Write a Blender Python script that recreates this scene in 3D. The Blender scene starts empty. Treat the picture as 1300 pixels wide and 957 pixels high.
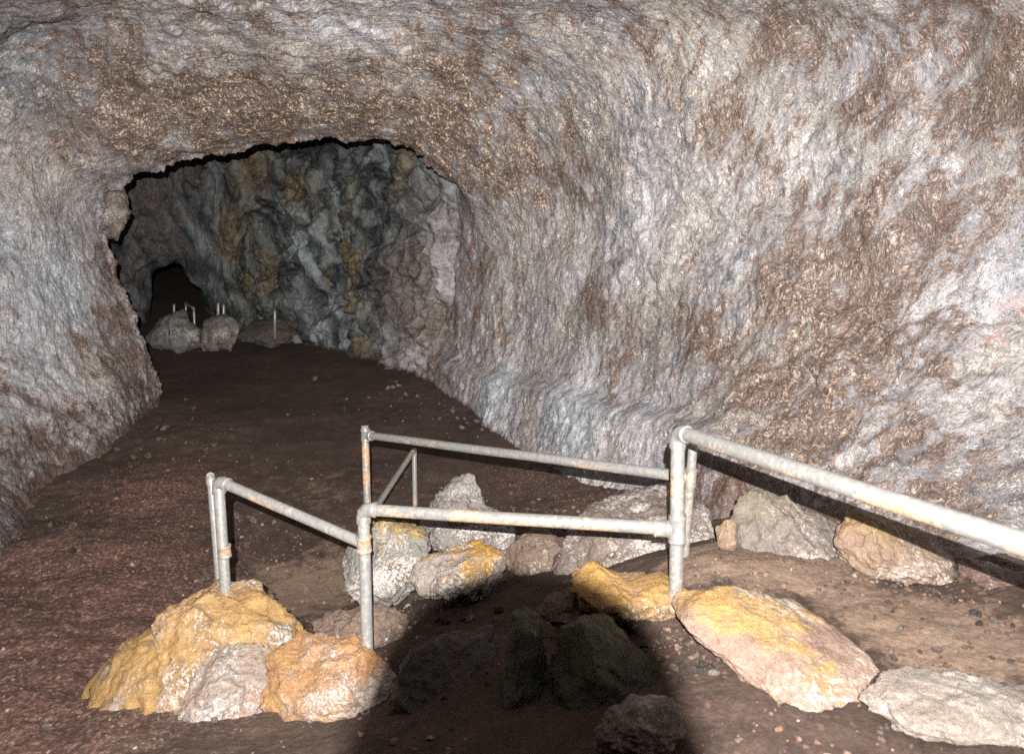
import bpy, math, random
import numpy as np
from mathutils import Vector

random.seed(5)
rng = np.random.default_rng(7)
SC = bpy.context.scene
COL = SC.collection

# ------------------------------------------------------------------ camera frame
H = 2.6                       # eye height above the floor of the tunnel
PITCH = math.radians(12.0)
FPX = 900.0                   # focal length in photo pixels (photo 1300 wide)
CU, CV = 650.0, 434.0
sp, cp = math.sin(PITCH), math.cos(PITCH)
FWD = np.array([0, cp, -sp]); UPV = np.array([0, sp, cp]); RGT = np.array([1.0, 0, 0])
CAM = np.array([0, 0, H])


def P(u, v, d):
    return CAM + d * FWD - (v - CV) / FPX * d * UPV + (u - CU) / FPX * d * RGT


def project(p):
    q = p - CAM
    d = q @ FWD
    return CU + FPX * (q @ RGT) / d, CV - FPX * (q @ UPV) / d, d


# ------------------------------------------------------------------ numpy gradient noise
_perm = np.random.default_rng(11).permutation(256)
_perm = np.concatenate([_perm, _perm, _perm])
_g = np.random.default_rng(12).normal(size=(256, 3))
_g /= np.linalg.norm(_g, axis=1)[:, None]


def perlin(p):
    i = np.floor(p).astype(np.int64)
    f = p - i
    i &= 255
    w = f * f * f * (f * (f * 6 - 15) + 10)
    out = np.zeros(len(p))
    for dx in (0, 1):
        wx = w[:, 0] if dx else 1 - w[:, 0]
        for dy in (0, 1):
            wy = w[:, 1] if dy else 1 - w[:, 1]
            for dz in (0, 1):
                wz = w[:, 2] if dz else 1 - w[:, 2]
                h = _perm[_perm[_perm[(i[:, 0] + dx) & 255] + ((i[:, 1] + dy) & 255)] + ((i[:, 2] + dz) & 255)]
                g = _g[h]
                out += wx * wy * wz * (g[:, 0] * (f[:, 0] - dx) + g[:, 1] * (f[:, 1] - dy) + g[:, 2] * (f[:, 2] - dz))
    return out


def fbm(p, scale, octv=4, gain=0.5, seed=0.0, ridged=False):
    p = np.asarray(p, float) * scale + np.array([seed * 7.13, seed * 3.71, seed * 5.17])
    a, s, tot = 1.0, np.zeros(len(p)), 0
    for k in range(octv):
        n = perlin(p)
        if ridged:
            n = 0.5 - np.abs(n) * 2
        s += a * n
        a *= gain
        p = p * 2.03 + 17.7
    return s


def sstep(a, b, x):
    t = np.clip((x - a) / (b - a), 0, 1)
    return t * t * (3 - 2 * t)


# ------------------------------------------------------------------ mesh / tagging helpers
def mesh_np(name, verts, faces, mat, parent=None, attrs=None, smooth=True):
    verts = np.asarray(verts, np.float32)
    faces = np.asarray(faces, np.int32)
    me = bpy.data.meshes.new(name)
    n, k = faces.shape
    me.vertices.add(len(verts)); me.vertices.foreach_set('co', verts.ravel())
    me.loops.add(n * k); me.loops.foreach_set('vertex_index', faces.ravel())
    me.polygons.add(n)
    me.polygons.foreach_set('loop_start', np.arange(0, n * k, k, dtype=np.int32))
    me.polygons.foreach_set('loop_total', np.full(n, k, np.int32))
    me.polygons.foreach_set('use_smooth', np.full(n, smooth, bool))
    me.update(calc_edges=True); me.validate()
    for an, av in (attrs or {}).items():
        at = me.attributes.new(an, 'FLOAT', 'POINT')
        at.data.foreach_set('value', np.asarray(av, np.float32))
    me.materials.append(mat)
    o = bpy.data.objects.new(name, me)
    COL.objects.link(o)
    if parent is not None:
        o.parent = parent
    return o


def tag(o, label=None, cat=None, group=None, kind=None):
    if label: o['label'] = label
    if cat: o['category'] = cat
    if group: o['group'] = group
    if kind: o['kind'] = kind
    return o


def empty(name, loc):
    o = bpy.data.objects.new(name, None)
    COL.objects.link(o)
    o.location = loc
    o.empty_display_size = 0.1
    return o


def grid_faces(nr, nc):
    i = np.arange(nr - 1)[:, None] * nc + np.arange(nc - 1)[None, :]
    i = i.ravel()
    return np.stack([i, i + 1, i + nc + 1, i + nc], 1)


# ------------------------------------------------------------------ node helpers
class NT:
    def __init__(s, name):
        s.m = bpy.data.materials.new(name)
        s.m.use_nodes = True
        s.t = s.m.node_tree
        s.b = s.t.nodes['Principled BSDF']
        s.co = s.n('ShaderNodeTexCoord').outputs['Object']

    def n(s, ty, **kw):
        nd = s.t.nodes.new(ty)
        for k, v in kw.items():
            setattr(nd, k, v)
        return nd

    def l(s, a, b):
        s.t.links.new(a, b)

    def setin(s, sock, v):
        if isinstance(v, bpy.types.NodeSocket):
            s.l(v, sock)
        else:
            sock.default_value = v

    def mapping(s, scale=(1, 1, 1), rot=(0, 0, 0), loc=(0, 0, 0), src=None):
        m = s.n('ShaderNodeMapping')
        m.inputs['Scale'].default_value = scale
        m.inputs['Rotation'].default_value = rot
        m.inputs['Location'].default_value = loc
        s.l(src or s.co, m.inputs['Vector'])
        return m.outputs[0]

    def noise(s, scale, detail=4, rough=0.55, dist=0.0, src=None, col=False):
        m = s.n('ShaderNodeTexNoise')
        m.inputs['Scale'].default_value = scale
        m.inputs['Detail'].default_value = detail
        m.inputs['Roughness'].default_value = rough
        m.inputs['Distortion'].default_value = dist
        s.l(src or s.co, m.inputs['Vector'])
        return m.outputs['Color' if col else 'Fac']

    def voro(s, scale, feature='F1', src=None, rand=1.0, out='Distance'):
        m = s.n('ShaderNodeTexVoronoi', feature=feature)
        m.inputs['Scale'].default_value = scale
        m.inputs['Randomness'].default_value = rand
        s.l(src or s.co, m.inputs['Vector'])
        return m.outputs[out]

    def math(s, op, a, b=0.0, clamp=False):
        m = s.n('ShaderNodeMath', operation=op, use_clamp=clamp)
        s.setin(m.inputs[0], a); s.setin(m.inputs[1], b)
        return m.outputs[0]

    def step(s, v, a, b):
        m = s.n('ShaderNodeMapRange', interpolation_type='SMOOTHSTEP')
        s.setin(m.inputs['Value'], v)
        m.inputs['From Min'].default_value = a; m.inputs['From Max'].default_value = b
        return m.outputs[0]

    def ramp(s, v, stops):
        m = s.n('ShaderNodeValToRGB')
        e = m.color_ramp.elements
        while len(e) < len(stops): e.new(0.5)
        for x, (p, c) in zip(e, stops):
            x.position = p
            x.color = (*c, 1)
        s.setin(m.inputs[0], v)
        return m.outputs[0]

    def mix(s, f, a, b, mode='MIX'):
        m = s.n('ShaderNodeMix', data_type='RGBA', blend_type=mode)
        s.setin(m.inputs[0], f)
        for i, v in ((6, a), (7, b)):
            if isinstance(v, tuple): v = (*v, 1)
            s.setin(m.inputs[i], v)
        return m.outputs[2]

    def attr(s, name):
        a = s.n('ShaderNodeAttribute', attribute_name=name)
        return a.outputs['Fac']

    def warp(s, scale, amt, src=None):
        c = s.noise(scale, 3, 0.5, src=src, col=True)
        v = s.n('ShaderNodeVectorMath', operation='MULTIPLY_ADD')
        s.l(c, v.inputs[0]); v.inputs[1].default_value = (amt,) * 3
        s.l(src or s.co, v.inputs[2])
        return v.outputs[0]

    def bump(s, h, strength, dist, prev=None):
        b = s.n('ShaderNodeBump')
        b.inputs['Strength'].default_value = strength
        b.inputs['Distance'].default_value = dist
        s.l(h, b.inputs['Height'])
        if prev is not None: s.l(prev, b.inputs['Normal'])
        return b.outputs[0]

    def done(s, col, rough, normal=None, spec=0.5, metal=0.0):
        s.setin(s.b.inputs['Base Color'], (*col, 1) if isinstance(col, tuple) else col)
        s.setin(s.b.inputs['Roughness'], rough)
        s.setin(s.b.inputs['Specular IOR Level'], spec)
        s.setin(s.b.inputs['Metallic'], metal)
        if normal is not None: s.l(normal, s.b.inputs['Normal'])
        return s.m


# ------------------------------------------------------------------ materials
def wall_nodes(t):
    st = t.mapping(scale=(1, 1, 0.72), rot=(0.35, 0.45, 0))
    w = t.warp(1.6, 0.40, st)
    wf = t.warp(8.0, 0.10, w)
    n1 = t.noise(0.9, 4, 0.6, src=w)
    n2 = t.noise(3.6, 6, 0.70, src=w)
    n3 = t.noise(17.0, 6, 0.76, src=wf)
    n4 = t.noise(70.0, 3, 0.75, src=wf)
    n5 = t.noise(1.7, 5, 0.6, src=t.mapping(loc=(5.3, 2.2, 8.1), src=w))
    n6 = t.noise(8.5, 6, 0.74, src=t.mapping(loc=(1.3, 9.2, 4.1), src=wf))
    c = lambda v, k: t.math('MULTIPLY', t.math('SUBTRACT', v, 0.5), k)
    dr = (0.19, -0.53, 0.826)
    dot = t.n('ShaderNodeVectorMath', operation='DOT_PRODUCT'); t.l(t.warp(0.8, 0.7), dot.inputs[0]); dot.inputs[1].default_value = dr
    dv = t.n('ShaderNodeCombineXYZ')
    for i_ in range(3): t.l(t.math('MULTIPLY', dot.outputs['Value'], -0.62 * dr[i_]), dv.inputs[i_])
    sv = t.n('ShaderNodeVectorMath', operation='ADD'); t.l(t.warp(5.0, 0.10), sv.inputs[0]); t.l(dv.outputs[0], sv.inputs[1])
    ns = t.noise(4.6, 8, 0.76, src=sv.outputs[0])
    # mineral glaze: lavender, blue grey and cream
    tint = t.ramp(t.math('ADD', n5, t.math('MULTIPLY', c(n3, 1.0), 0.35)),
                  [(0.33, (0.44, 0.46, 0.50)), (0.46, (0.52, 0.50, 0.52)), (0.58, (0.55, 0.52, 0.505)), (0.72, (0.57, 0.53, 0.46))])
    bl = t.step(t.math('ADD', t.attr('blue'), c(n2, 1.2)), 0.25, 0.8)
    tint = t.mix(t.math('MULTIPLY', bl, 0.8), tint, (0.44, 0.485, 0.54))
    grain = t.math('ADD', t.math('ADD', t.math('MULTIPLY', n3, 0.45), t.math('MULTIPLY', n4, 0.40)), t.math('MULTIPLY', n6, 0.25))
    g = t.ramp(grain, [(0.37, (0.11, 0.105, 0.10)), (0.47, (0.42, 0.41, 0.41)), (0.57, (0.86, 0.86, 0.86)), (0.72, (1.6, 1.6, 1.6))])
    col = t.mix(1.0, tint, g, 'MULTIPLY')
    tone = t.math('ADD', t.math('ADD', c(n1, 1.5), c(ns, 1.3)), t.math('MULTIPLY', t.attr('pale'), 0.25))
    col = t.mix(1.0, col, t.ramp(t.math('ADD', tone, 0.5), [(0.2, (0.40, 0.39, 0.385)), (0.5, (0.76, 0.755, 0.75)), (0.85, (1.06, 1.06, 1.06))]), 'MULTIPLY')
    # brown lava showing through the glaze in flecks and running patches
    bm = t.math('ADD', t.math('ADD', c(ns, 3.4), c(n6, 1.1)), t.math('ADD', c(n3, 1.9), c(n4, 1.1)))
    bm = t.math('ADD', bm, t.math('ADD', t.math('MULTIPLY', t.attr('brown'), 0.58), c(n1, 1.1)))
    bm = t.math('SUBTRACT', bm, t.math('MULTIPLY', t.attr('pale'), 0.42))
    bmask = t.step(bm, 0.05, 0.25)
    brown = t.ramp(t.math('ADD', t.math('MULTIPLY', n4, 0.6), t.math('MULTIPLY', n3, 0.4)),
                   [(0.36, (0.03, 0.018, 0.014)), (0.50, (0.11, 0.068, 0.052)), (0.58, (0.21, 0.14, 0.108)), (0.68, (0.48, 0.39, 0.33))])
    col = t.mix(t.math('MULTIPLY', bmask, 0.92), col, brown)
    # gold and cream beads
    vd = t.voro(34.0, src=t.warp(22, 0.04, wf))
    dots = t.step(t.math('SUBTRACT', t.math('ADD', t.math('MULTIPLY', n6, 0.6), t.math('MULTIPLY', n4, 0.7)), t.math('MULTIPLY', vd, 0.40)), 0.50, 0.58)
    gm = t.math('MULTIPLY', dots, t.math('ADD', t.attr('gold'), 0.10), True)
    col = t.mix(gm, col, t.ramp(n3, [(0.4, (0.42, 0.28, 0.15)), (0.6, (0.70, 0.57, 0.42))]))
    # white crusty specks, with highlights painted in
    wd = t.step(t.math('ADD', n4, c(n6, 0.8)), 0.60, 0.67)
    col = t.mix(t.math('MULTIPLY', wd, t.math('SUBTRACT', 0.75, t.math('MULTIPLY', bmask, 0.45))), col, (0.74, 0.71, 0.68))
    # rusty pink stain
    col = t.mix(t.math('MULTIPLY', t.step(t.math('ADD', t.attr('rust'), c(n3, 2.0)), 0.3, 0.9), 0.5), col, (0.42, 0.16, 0.11))
    # soil that clings to the foot of the wall
    sm = t.step(t.math('ADD', t.attr('soil'), t.math('ADD', c(n3, 1.6), c(n2, 1.0))), 0.35, 0.75)
    col = t.mix(t.math('MULTIPLY', sm, 0.9), col, t.ramp(n4, [(0.3, (0.03, 0.017, 0.013)), (0.6, (0.10, 0.058, 0.045)), (0.75, (0.24, 0.17, 0.14))]))
    # cracks
    ck = t.n('ShaderNodeTexVoronoi', feature='DISTANCE_TO_EDGE')
    ck.inputs['Scale'].default_value = 0.85
    t.l(t.warp(3.1, 0.42, t.warp(14, 0.05)), ck.inputs['Vector'])
    cw = t.math('ADD', 0.002, t.math('MULTIPLY', t.step(n5, 0.50, 0.70), 0.006))
    crack = t.math('LESS_THAN', ck.outputs['Distance'], t.math('MULTIPLY', cw, t.step(n1, 0.46, 0.54)))
    col = t.mix(t.math('MULTIPLY', crack, 0.35), col, (0.022, 0.018, 0.016))
    # open pits
    pits = t.step(t.voro(13.0, src=wf), 0.11, 0.04)
    col = t.mix(t.math('MULTIPLY', pits, 0.8), col, (0.02, 0.017, 0.016))
    nb = t.bump(n6, 0.55, 0.04)
    nb.node.inputs['Strength'].default_value = 0.5
    t.l(t.math('ADD', 0.15, t.math('MULTIPLY', t.step(n5, 0.40, 0.62), 0.65)), nb.node.inputs['Strength'])
    nb = t.bump(n3, 0.6, 0.019, nb)
    nb = t.bump(n4, 0.7, 0.010, nb)
    rough = t.ramp(n3, [(0.35, (0.55,) * 3), (0.65, (0.28,) * 3)])
    return col, rough, nb


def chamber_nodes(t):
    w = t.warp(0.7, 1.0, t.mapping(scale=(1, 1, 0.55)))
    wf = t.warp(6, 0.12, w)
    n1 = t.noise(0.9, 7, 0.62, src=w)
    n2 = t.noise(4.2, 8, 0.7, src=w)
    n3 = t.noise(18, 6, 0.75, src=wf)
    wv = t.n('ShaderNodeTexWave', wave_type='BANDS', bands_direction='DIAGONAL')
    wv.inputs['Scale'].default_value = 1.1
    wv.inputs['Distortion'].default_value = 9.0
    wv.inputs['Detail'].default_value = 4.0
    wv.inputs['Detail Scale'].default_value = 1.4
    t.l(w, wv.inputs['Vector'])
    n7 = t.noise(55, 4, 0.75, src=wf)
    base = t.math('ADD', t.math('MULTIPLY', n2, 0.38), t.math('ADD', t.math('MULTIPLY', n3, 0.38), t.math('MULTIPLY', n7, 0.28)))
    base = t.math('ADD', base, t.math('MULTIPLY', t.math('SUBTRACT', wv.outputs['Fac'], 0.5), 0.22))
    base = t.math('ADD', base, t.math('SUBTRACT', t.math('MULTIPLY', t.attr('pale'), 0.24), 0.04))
    col = t.ramp(base, [(0.36, (0.014, 0.018, 0.019)), (0.50, (0.060, 0.068, 0.069)), (0.62, (0.145, 0.160, 0.163)),  # greys carry the blue tint of deep shade as colour
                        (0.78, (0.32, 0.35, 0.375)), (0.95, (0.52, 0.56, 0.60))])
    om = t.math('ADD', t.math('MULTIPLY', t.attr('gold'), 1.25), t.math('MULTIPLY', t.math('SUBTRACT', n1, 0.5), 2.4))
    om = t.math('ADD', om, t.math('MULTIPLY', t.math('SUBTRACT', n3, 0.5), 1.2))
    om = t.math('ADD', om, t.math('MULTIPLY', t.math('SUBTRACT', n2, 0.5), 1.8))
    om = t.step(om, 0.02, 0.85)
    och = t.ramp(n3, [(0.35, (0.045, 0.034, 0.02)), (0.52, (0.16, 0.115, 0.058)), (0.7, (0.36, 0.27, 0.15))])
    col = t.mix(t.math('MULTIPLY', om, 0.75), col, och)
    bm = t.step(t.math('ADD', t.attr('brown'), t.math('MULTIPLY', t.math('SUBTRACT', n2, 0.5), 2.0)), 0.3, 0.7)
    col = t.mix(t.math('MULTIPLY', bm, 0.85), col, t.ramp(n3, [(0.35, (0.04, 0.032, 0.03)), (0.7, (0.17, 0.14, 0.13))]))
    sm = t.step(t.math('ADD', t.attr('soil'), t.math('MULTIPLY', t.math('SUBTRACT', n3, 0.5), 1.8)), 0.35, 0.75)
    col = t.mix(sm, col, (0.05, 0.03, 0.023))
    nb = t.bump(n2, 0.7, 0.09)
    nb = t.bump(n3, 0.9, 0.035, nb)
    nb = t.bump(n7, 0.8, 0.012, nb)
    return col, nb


def wall_material():
    t = NT('glazed_lava_wall')
    col, rough, nb = wall_nodes(t)
    return t.done(col, rough, nb, spec=0.6)


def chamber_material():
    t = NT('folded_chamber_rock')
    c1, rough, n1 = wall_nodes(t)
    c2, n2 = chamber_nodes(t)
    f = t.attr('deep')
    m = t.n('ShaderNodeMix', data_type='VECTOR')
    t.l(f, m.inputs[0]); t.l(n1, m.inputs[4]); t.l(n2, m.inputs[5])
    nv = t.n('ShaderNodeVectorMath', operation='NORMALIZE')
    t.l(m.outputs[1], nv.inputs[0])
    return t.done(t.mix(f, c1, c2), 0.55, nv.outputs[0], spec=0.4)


def ground_material():
    t = NT('damp_cinder_soil')
    w = t.warp(3, 0.15)
    n1 = t.noise(1.1, 6, 0.6, src=w)
    n2 = t.noise(7, 8, 0.7, src=w)
    n3 = t.noise(45, 5, 0.7)
    v = t.voro(30, src=w, out='Color')
    vd = t.voro(30, src=w)
    base = t.math('ADD', t.math('MULTIPLY', n1, 0.35), t.math('ADD', t.math('MULTIPLY', n2, 0.35), t.math('MULTIPLY', n3, 0.35)))
    col = t.ramp(base, [(0.36, (0.022, 0.013, 0.010)), (0.52, (0.054, 0.034, 0.026)), (0.70, (0.12, 0.080, 0.061))])
    # tread-polished tan silt on the path, lightened so the round shadow stands out
    tm = t.step(t.math('ADD', t.attr('silt'), t.math('MULTIPLY', t.math('SUBTRACT', n2, 0.5), 1.2)), 0.35, 0.7)
    col = t.mix(tm, col, t.ramp(n3, [(0.3, (0.12, 0.078, 0.055)), (0.7, (0.24, 0.17, 0.125))]))
    # red scoria
    rm = t.math('ADD', t.attr('scoria'), t.math('MULTIPLY', t.math('SUBTRACT', n2, 0.5), 1.4))
    rm = t.step(t.math('ADD', rm, t.math('MULTIPLY', t.math('SUBTRACT', n3, 0.5), 1.2)), 0.3, 0.75)
    red = t.ramp(n3, [(0.32, (0.035, 0.016, 0.012)), (0.52, (0.105, 0.055, 0.043)), (0.68, (0.26, 0.17, 0.14))])
    col = t.mix(rm, col, red)
    # grit: small odd coloured chips
    sx = t.n('ShaderNodeSeparateColor'); t.l(v, sx.inputs[0])
    chip = t.math('MULTIPLY', t.step(sx.outputs[0], 0.80, 0.86), t.step(vd, 0.42, 0.30))
    chip = t.math('MULTIPLY', t.math('MULTIPLY', chip, 0.35), t.math('ADD', t.attr('grit'), 0.10), True)
    col = t.mix(chip, col, t.ramp(sx.outputs[1], [(0.2, (0.38, 0.18, 0.09)), (0.5, (0.28, 0.22, 0.18)), (0.8, (0.03, 0.025, 0.022))]))
    nb = t.bump(n2, 0.25, 0.02)
    nb = t.bump(n3, 0.9, 0.009, nb)
    rough = t.math('SUBTRACT', 0.85, t.math('MULTIPLY', t.math('ADD', tm, rm), 0.14))
    return t.done(col, rough, nb, spec=0.35)


def rock_material(name, main, second, third, cap, scale=1.0, crust=0.5, capgain=0.0, rough=0.6, speck=(0.5, 0.46, 0.42)):
    """main/second/third: rock colours, cap: colour of the dusty coat, speck: salt crust."""
    t = NT(name)
    oi = t.n('ShaderNodeObjectInfo')
    w = t.warp(5 * scale, 0.10)
    n1 = t.noise(4.0 * scale, 6, 0.6, src=w)
    n2 = t.noise(13 * scale, 8, 0.7, src=w)
    n3 = t.noise(60 * scale, 5, 0.75, src=w)
    n4 = t.noise(5.5 * scale, 5, 0.6, src=t.mapping(loc=(3.1, 7.7, 1.3), src=w))
    d = lambda c, k: tuple(x * k for x in c)
    col = t.mix(t.step(t.math('ADD', n1, t.math('MULTIPLY', t.math('SUBTRACT', n3, 0.5), 0.3)), 0.44, 0.58), main, second)
    col = t.mix(t.step(t.math('ADD', n4, t.math('MULTIPLY', t.math('SUBTRACT', n2, 0.5), 0.5)), 0.55, 0.66), col, third)
    g = t.math('MULTIPLY', t.math('SUBTRACT', t.attr('up'), 0.0), 1.0)
    cm = t.math('ADD', t.math('ADD', g, capgain), t.math('MULTIPLY', t.math('SUBTRACT', n4, 0.5), 2.2))
    cm = t.step(t.math('ADD', cm, t.math('MULTIPLY', t.math('SUBTRACT', n2, 0.5), 1.2)), 0.15, 0.75)
    col = t.mix(cm, col, cap)
    col = t.mix(0.75, col, t.ramp(t.math('ADD', t.math('MULTIPLY', n3, 0.6), t.math('MULTIPLY', n2, 0.4)),
                                  [(0.3, (0.30,) * 3), (0.5, (0.85,) * 3), (0.72, (1.5,) * 3)]), 'MULTIPLY')
    sk = t.step(t.math('ADD', n3, t.math('MULTIPLY', t.math('SUBTRACT', n1, 0.5), 0.9)), 0.66 - 0.18 * crust, 0.76 - 0.14 * crust)
    col = t.mix(t.math('MULTIPLY', sk, 0.85), col, speck)
    nb = t.bump(n2, 0.8, 0.035)
    nb = t.bump(n3, 0.8, 0.010, nb)
    return t.done(col, rough, nb, spec=0.5)


def pipe_material(name='weathered_galvanised_pipe', tone=1.0, rustgain=0.0):
    t = NT(name)
    n1 = t.noise(9, 6, 0.65)
    n2 = t.noise(55, 5, 0.7)
    n3 = t.noise(3.0, 4, 0.6)
    col = t.ramp(n2, [(0.3, tuple(x * tone for x in (0.19, 0.19, 0.185))), (0.5, tuple(x * tone for x in (0.26, 0.257, 0.245))), (0.8, tuple(x * tone for x in (0.38, 0.37, 0.345)))])
    rm = t.math('ADD', t.math('MULTIPLY', n1, 0.6), t.math('ADD', t.math('MULTIPLY', n2, 0.25), t.math('MULTIPLY', n3, 0.4)))
    geo = t.n('ShaderNodeNewGeometry')
    sx = t.n('ShaderNodeSeparateXYZ'); t.l(geo.outputs['Normal'], sx.inputs[0])
    rm = t.math('ADD', rm, t.math('MULTIPLY', sx.outputs['Z'], -0.06))       # drips collect underneath
    rmask = t.step(rm, 0.64 - rustgain, 0.76 - rustgain)
    col = t.mix(t.math('MULTIPLY', rmask, 0.8), col, t.ramp(n2, [(0.3, (0.20, 0.09, 0.04)), (0.55, (0.40, 0.25, 0.14)), (0.8, (0.50, 0.37, 0.26))]))
    nb = t.bump(n2, 0.15, 0.003)
    rough = t.math('ADD', 0.38, t.math('MULTIPLY', rmask, 0.3))
    return t.done(col, rough, nb, spec=0.5, metal=t.math('MULTIPLY', t.math('SUBTRACT', 1.0, rmask), 0.35))


M_WALL = wall_material()
M_CHAM = chamber_material()
M_GROUND = ground_material()
M_PIPE = pipe_material()
M_PIPE2 = pipe_material('rusted_galvanised_pipe', 0.95, 0.06)

# ------------------------------------------------------------------ cave shell
def W(*a):
    return np.array(a, float)


lip = [P(199, 545, 8.5), P(193, 470, 8.5), P(160, 392, 8.4), P(138, 318, 8.3), P(126, 256, 8.2), P(206, 202, 8.0), P(345, 181, 7.9),
       P(500, 171, 7.9), P(575, 226, 8.1), P(609, 290, 8.5), P(606, 370, 8.9), P(592, 440, 9.2), P(570, 512, 9.4)]
lipb = []
for i, p in enumerate(lip):
    off = [W(-.10, .14, 0), W(-.10, .14, 0), W(-.10, .14, 0), W(-.10, .14, .02), W(-.08, .14, .06), W(-.04, .14, .10), W(0, .14, .12),
           W(.02, .14, .12), W(.02, .14, .06), W(-.07, .15, 0), W(-.08, .15, 0), W(-.08, .15, 0), W(-.08, .15, 0)][i]
    lipb.append(p + off)
ST = [
    # behind the photographer
    [W(-3.0, -3.2, .5), W(-3.2, -3.2, 1.1), W(-3.3, -3.2, 1.6), W(-3.2, -3.2, 2.2), W(-2.8, -3.2, 3), W(-2, -3.2, 3.5), W(-.8, -3.2, 3.7),
     W(.5, -3.2, 3.6), W(1.6, -3.2, 3.1), W(2.2, -3.2, 2.5), W(2.3, -3.2, 1.9), W(2.1, -3.2, 1.4), W(1.9, -3.2, .7)],
    [W(-3.6, -.5, .2), W(-4, -.5, 1.0), W(-4.2, -.5, 1.6), W(-4.2, -.5, 2.3), W(-3.8, -.5, 3.2), W(-2.8, -.5, 3.9), W(-1, -.5, 4.2),
     W(.8, -.5, 4.1), W(2.4, -.5, 3.5), W(2.9, -.5, 2.7), W(3.0, -.5, 2.0), W(2.7, -.5, 1.4), W(2.3, -.5, .6)],
    [W(-4, 2, -.1), W(-4.5, 2, 1), W(-4.8, 2, 1.6), W(-4.9, 2, 2.4), W(-4.6, 2, 3.3), W(-3.2, 1.7, 4.1), W(-1.2, 1.5, 4.4),
     W(.8, 1.5, 4.2), W(2.7, 2.2, 3.6), W(3.15, 2.1, 2.75), W(3.1, 2.0, 2.0), W(2.7, 1.9, 1.4), W(2.15, 1.6, .7)],
    [W(-3.7, 3.3, -.3), W(-4.25, 3.6, .8), W(-4.9, 4, 1.5), W(-5, 4, 2.4), W(-4.8, 4, 3.4), W(-3.6, 3.8, 4.25), W(-1.6, 3.6, 4.5),
     W(.6, 3.6, 4.2), P(1100, 15, 4.4), P(1155, 215, 4.4), P(1160, 400, 4.25), P(1135, 560, 3.85), P(1110, 825, 2.95)],
    [P(-40, 800, 4.5), P(-50, 620, 5.1), P(-68, 450, 5.9), P(-80, 260, 6.4), P(-50, 80, 6.4), P(120, 10, 6.2), P(340, -10, 5.9),
     P(600, -10, 5.7), P(820, 40, 5.5), P(885, 200, 5.6), P(885, 350, 5.6), P(868, 490, 5.5), P(850, 720, 4.9)],
    [P(85, 660, 6.2), P(70, 545, 6.7), P(60, 420, 7.2), P(46, 300, 7.3), P(55, 180, 7.25), P(180, 110, 7.0), P(340, 90, 6.8),
     P(540, 85, 6.7), P(680, 145, 6.8), P(728, 255, 7.0), P(722, 370, 7.2), P(706, 480, 7.25), P(685, 610, 7.1)],
    lip, lipb,
    [W(-5.3, 9.0, -.2), W(-5.5, 9, .7), W(-5.6, 9, 1.5), W(-5.7, 9, 2.4), W(-5.3, 9, 3.4), W(-4.2, 9, 3.9), W(-3.0, 9.1, 4.0),
     W(-1.9, 9.2, 3.9), W(-.95, 9.3, 3.3), P(572, 300, 9.5), P(566, 370, 9.8), P(550, 430, 10.0), P(530, 495, 10.2)],
    [W(-7, 10.6, -.2), W(-7.2, 10.6, .8), W(-7.3, 10.6, 1.6), W(-7.2, 10.6, 2.4), W(-6.6, 10.6, 3.4), W(-5.2, 10.6, 4.0), W(-4, 10.7, 4.2),
     W(-2.9, 10.8, 4.1), W(-1.9, 10.8, 3.5), P(498, 250, 10.6), P(478, 340, 10.9), P(466, 400, 11.1), P(456, 465, 11.5)],
    [W(-7.6, 12.2, -.2), W(-7.8, 12.2, .8), W(-7.8, 12.2, 1.5), W(-7.6, 12.2, 2.4), W(-7, 12.2, 3.3), W(-5.9, 12.4, 4), W(-4.9, 12.5, 4.2),
     W(-4.1, 12.5, 4.2), P(402, 160, 12.0), P(388, 240, 12.0), P(368, 320, 12.2), P(358, 385, 12.4), P(350, 445, 12.6)],
]
hole = [(180, 425), (184, 402), (187, 376), (186, 352), (193, 338), (208, 333), (222, 329), (236, 336), (247, 356), (262, 368), (265, 390), (274, 402), (276, 428)]
ST.append([P(u, v, 13.5) for u, v in hole])
ST.append([P(u - 3, v, 14.2) for u, v in hole])
ST.append([P(u - 4 + (u - 225) * .25, v + (v - 380) * .2, 21) for u, v in hole])
ST.append([P(210 + (u - 215) * .15, 370 + (v - 370) * .15, 34) for u, v in hole])
ST = np.array(ST)                                   # stations x 13 x 3
NSEG = [14, 24, 80, 170, 150, 170, 16, 26, 110, 110, 150, 16, 24, 8]
PER = 54


def catmull(pts, per):
    n = len(pts)
    ext = np.concatenate([[2 * pts[0] - pts[1]], pts, [2 * pts[-1] - pts[-2]]])
    out = []
    for i in range(n - 1):
        p0, p1, p2, p3 = ext[i:i + 4]
        f = np.linspace(0, 1, per, endpoint=False)[:, None]
        out.append(.5 * ((2 * p1) + (-p0 + p2) * f + (2 * p0 - 5 * p1 + 4 * p2 - p3) * f * f + (-p0 + 3 * p1 - 3 * p2 + p3) * f ** 3))
    out.append(pts[-1:])
    return np.concatenate(out)


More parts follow.
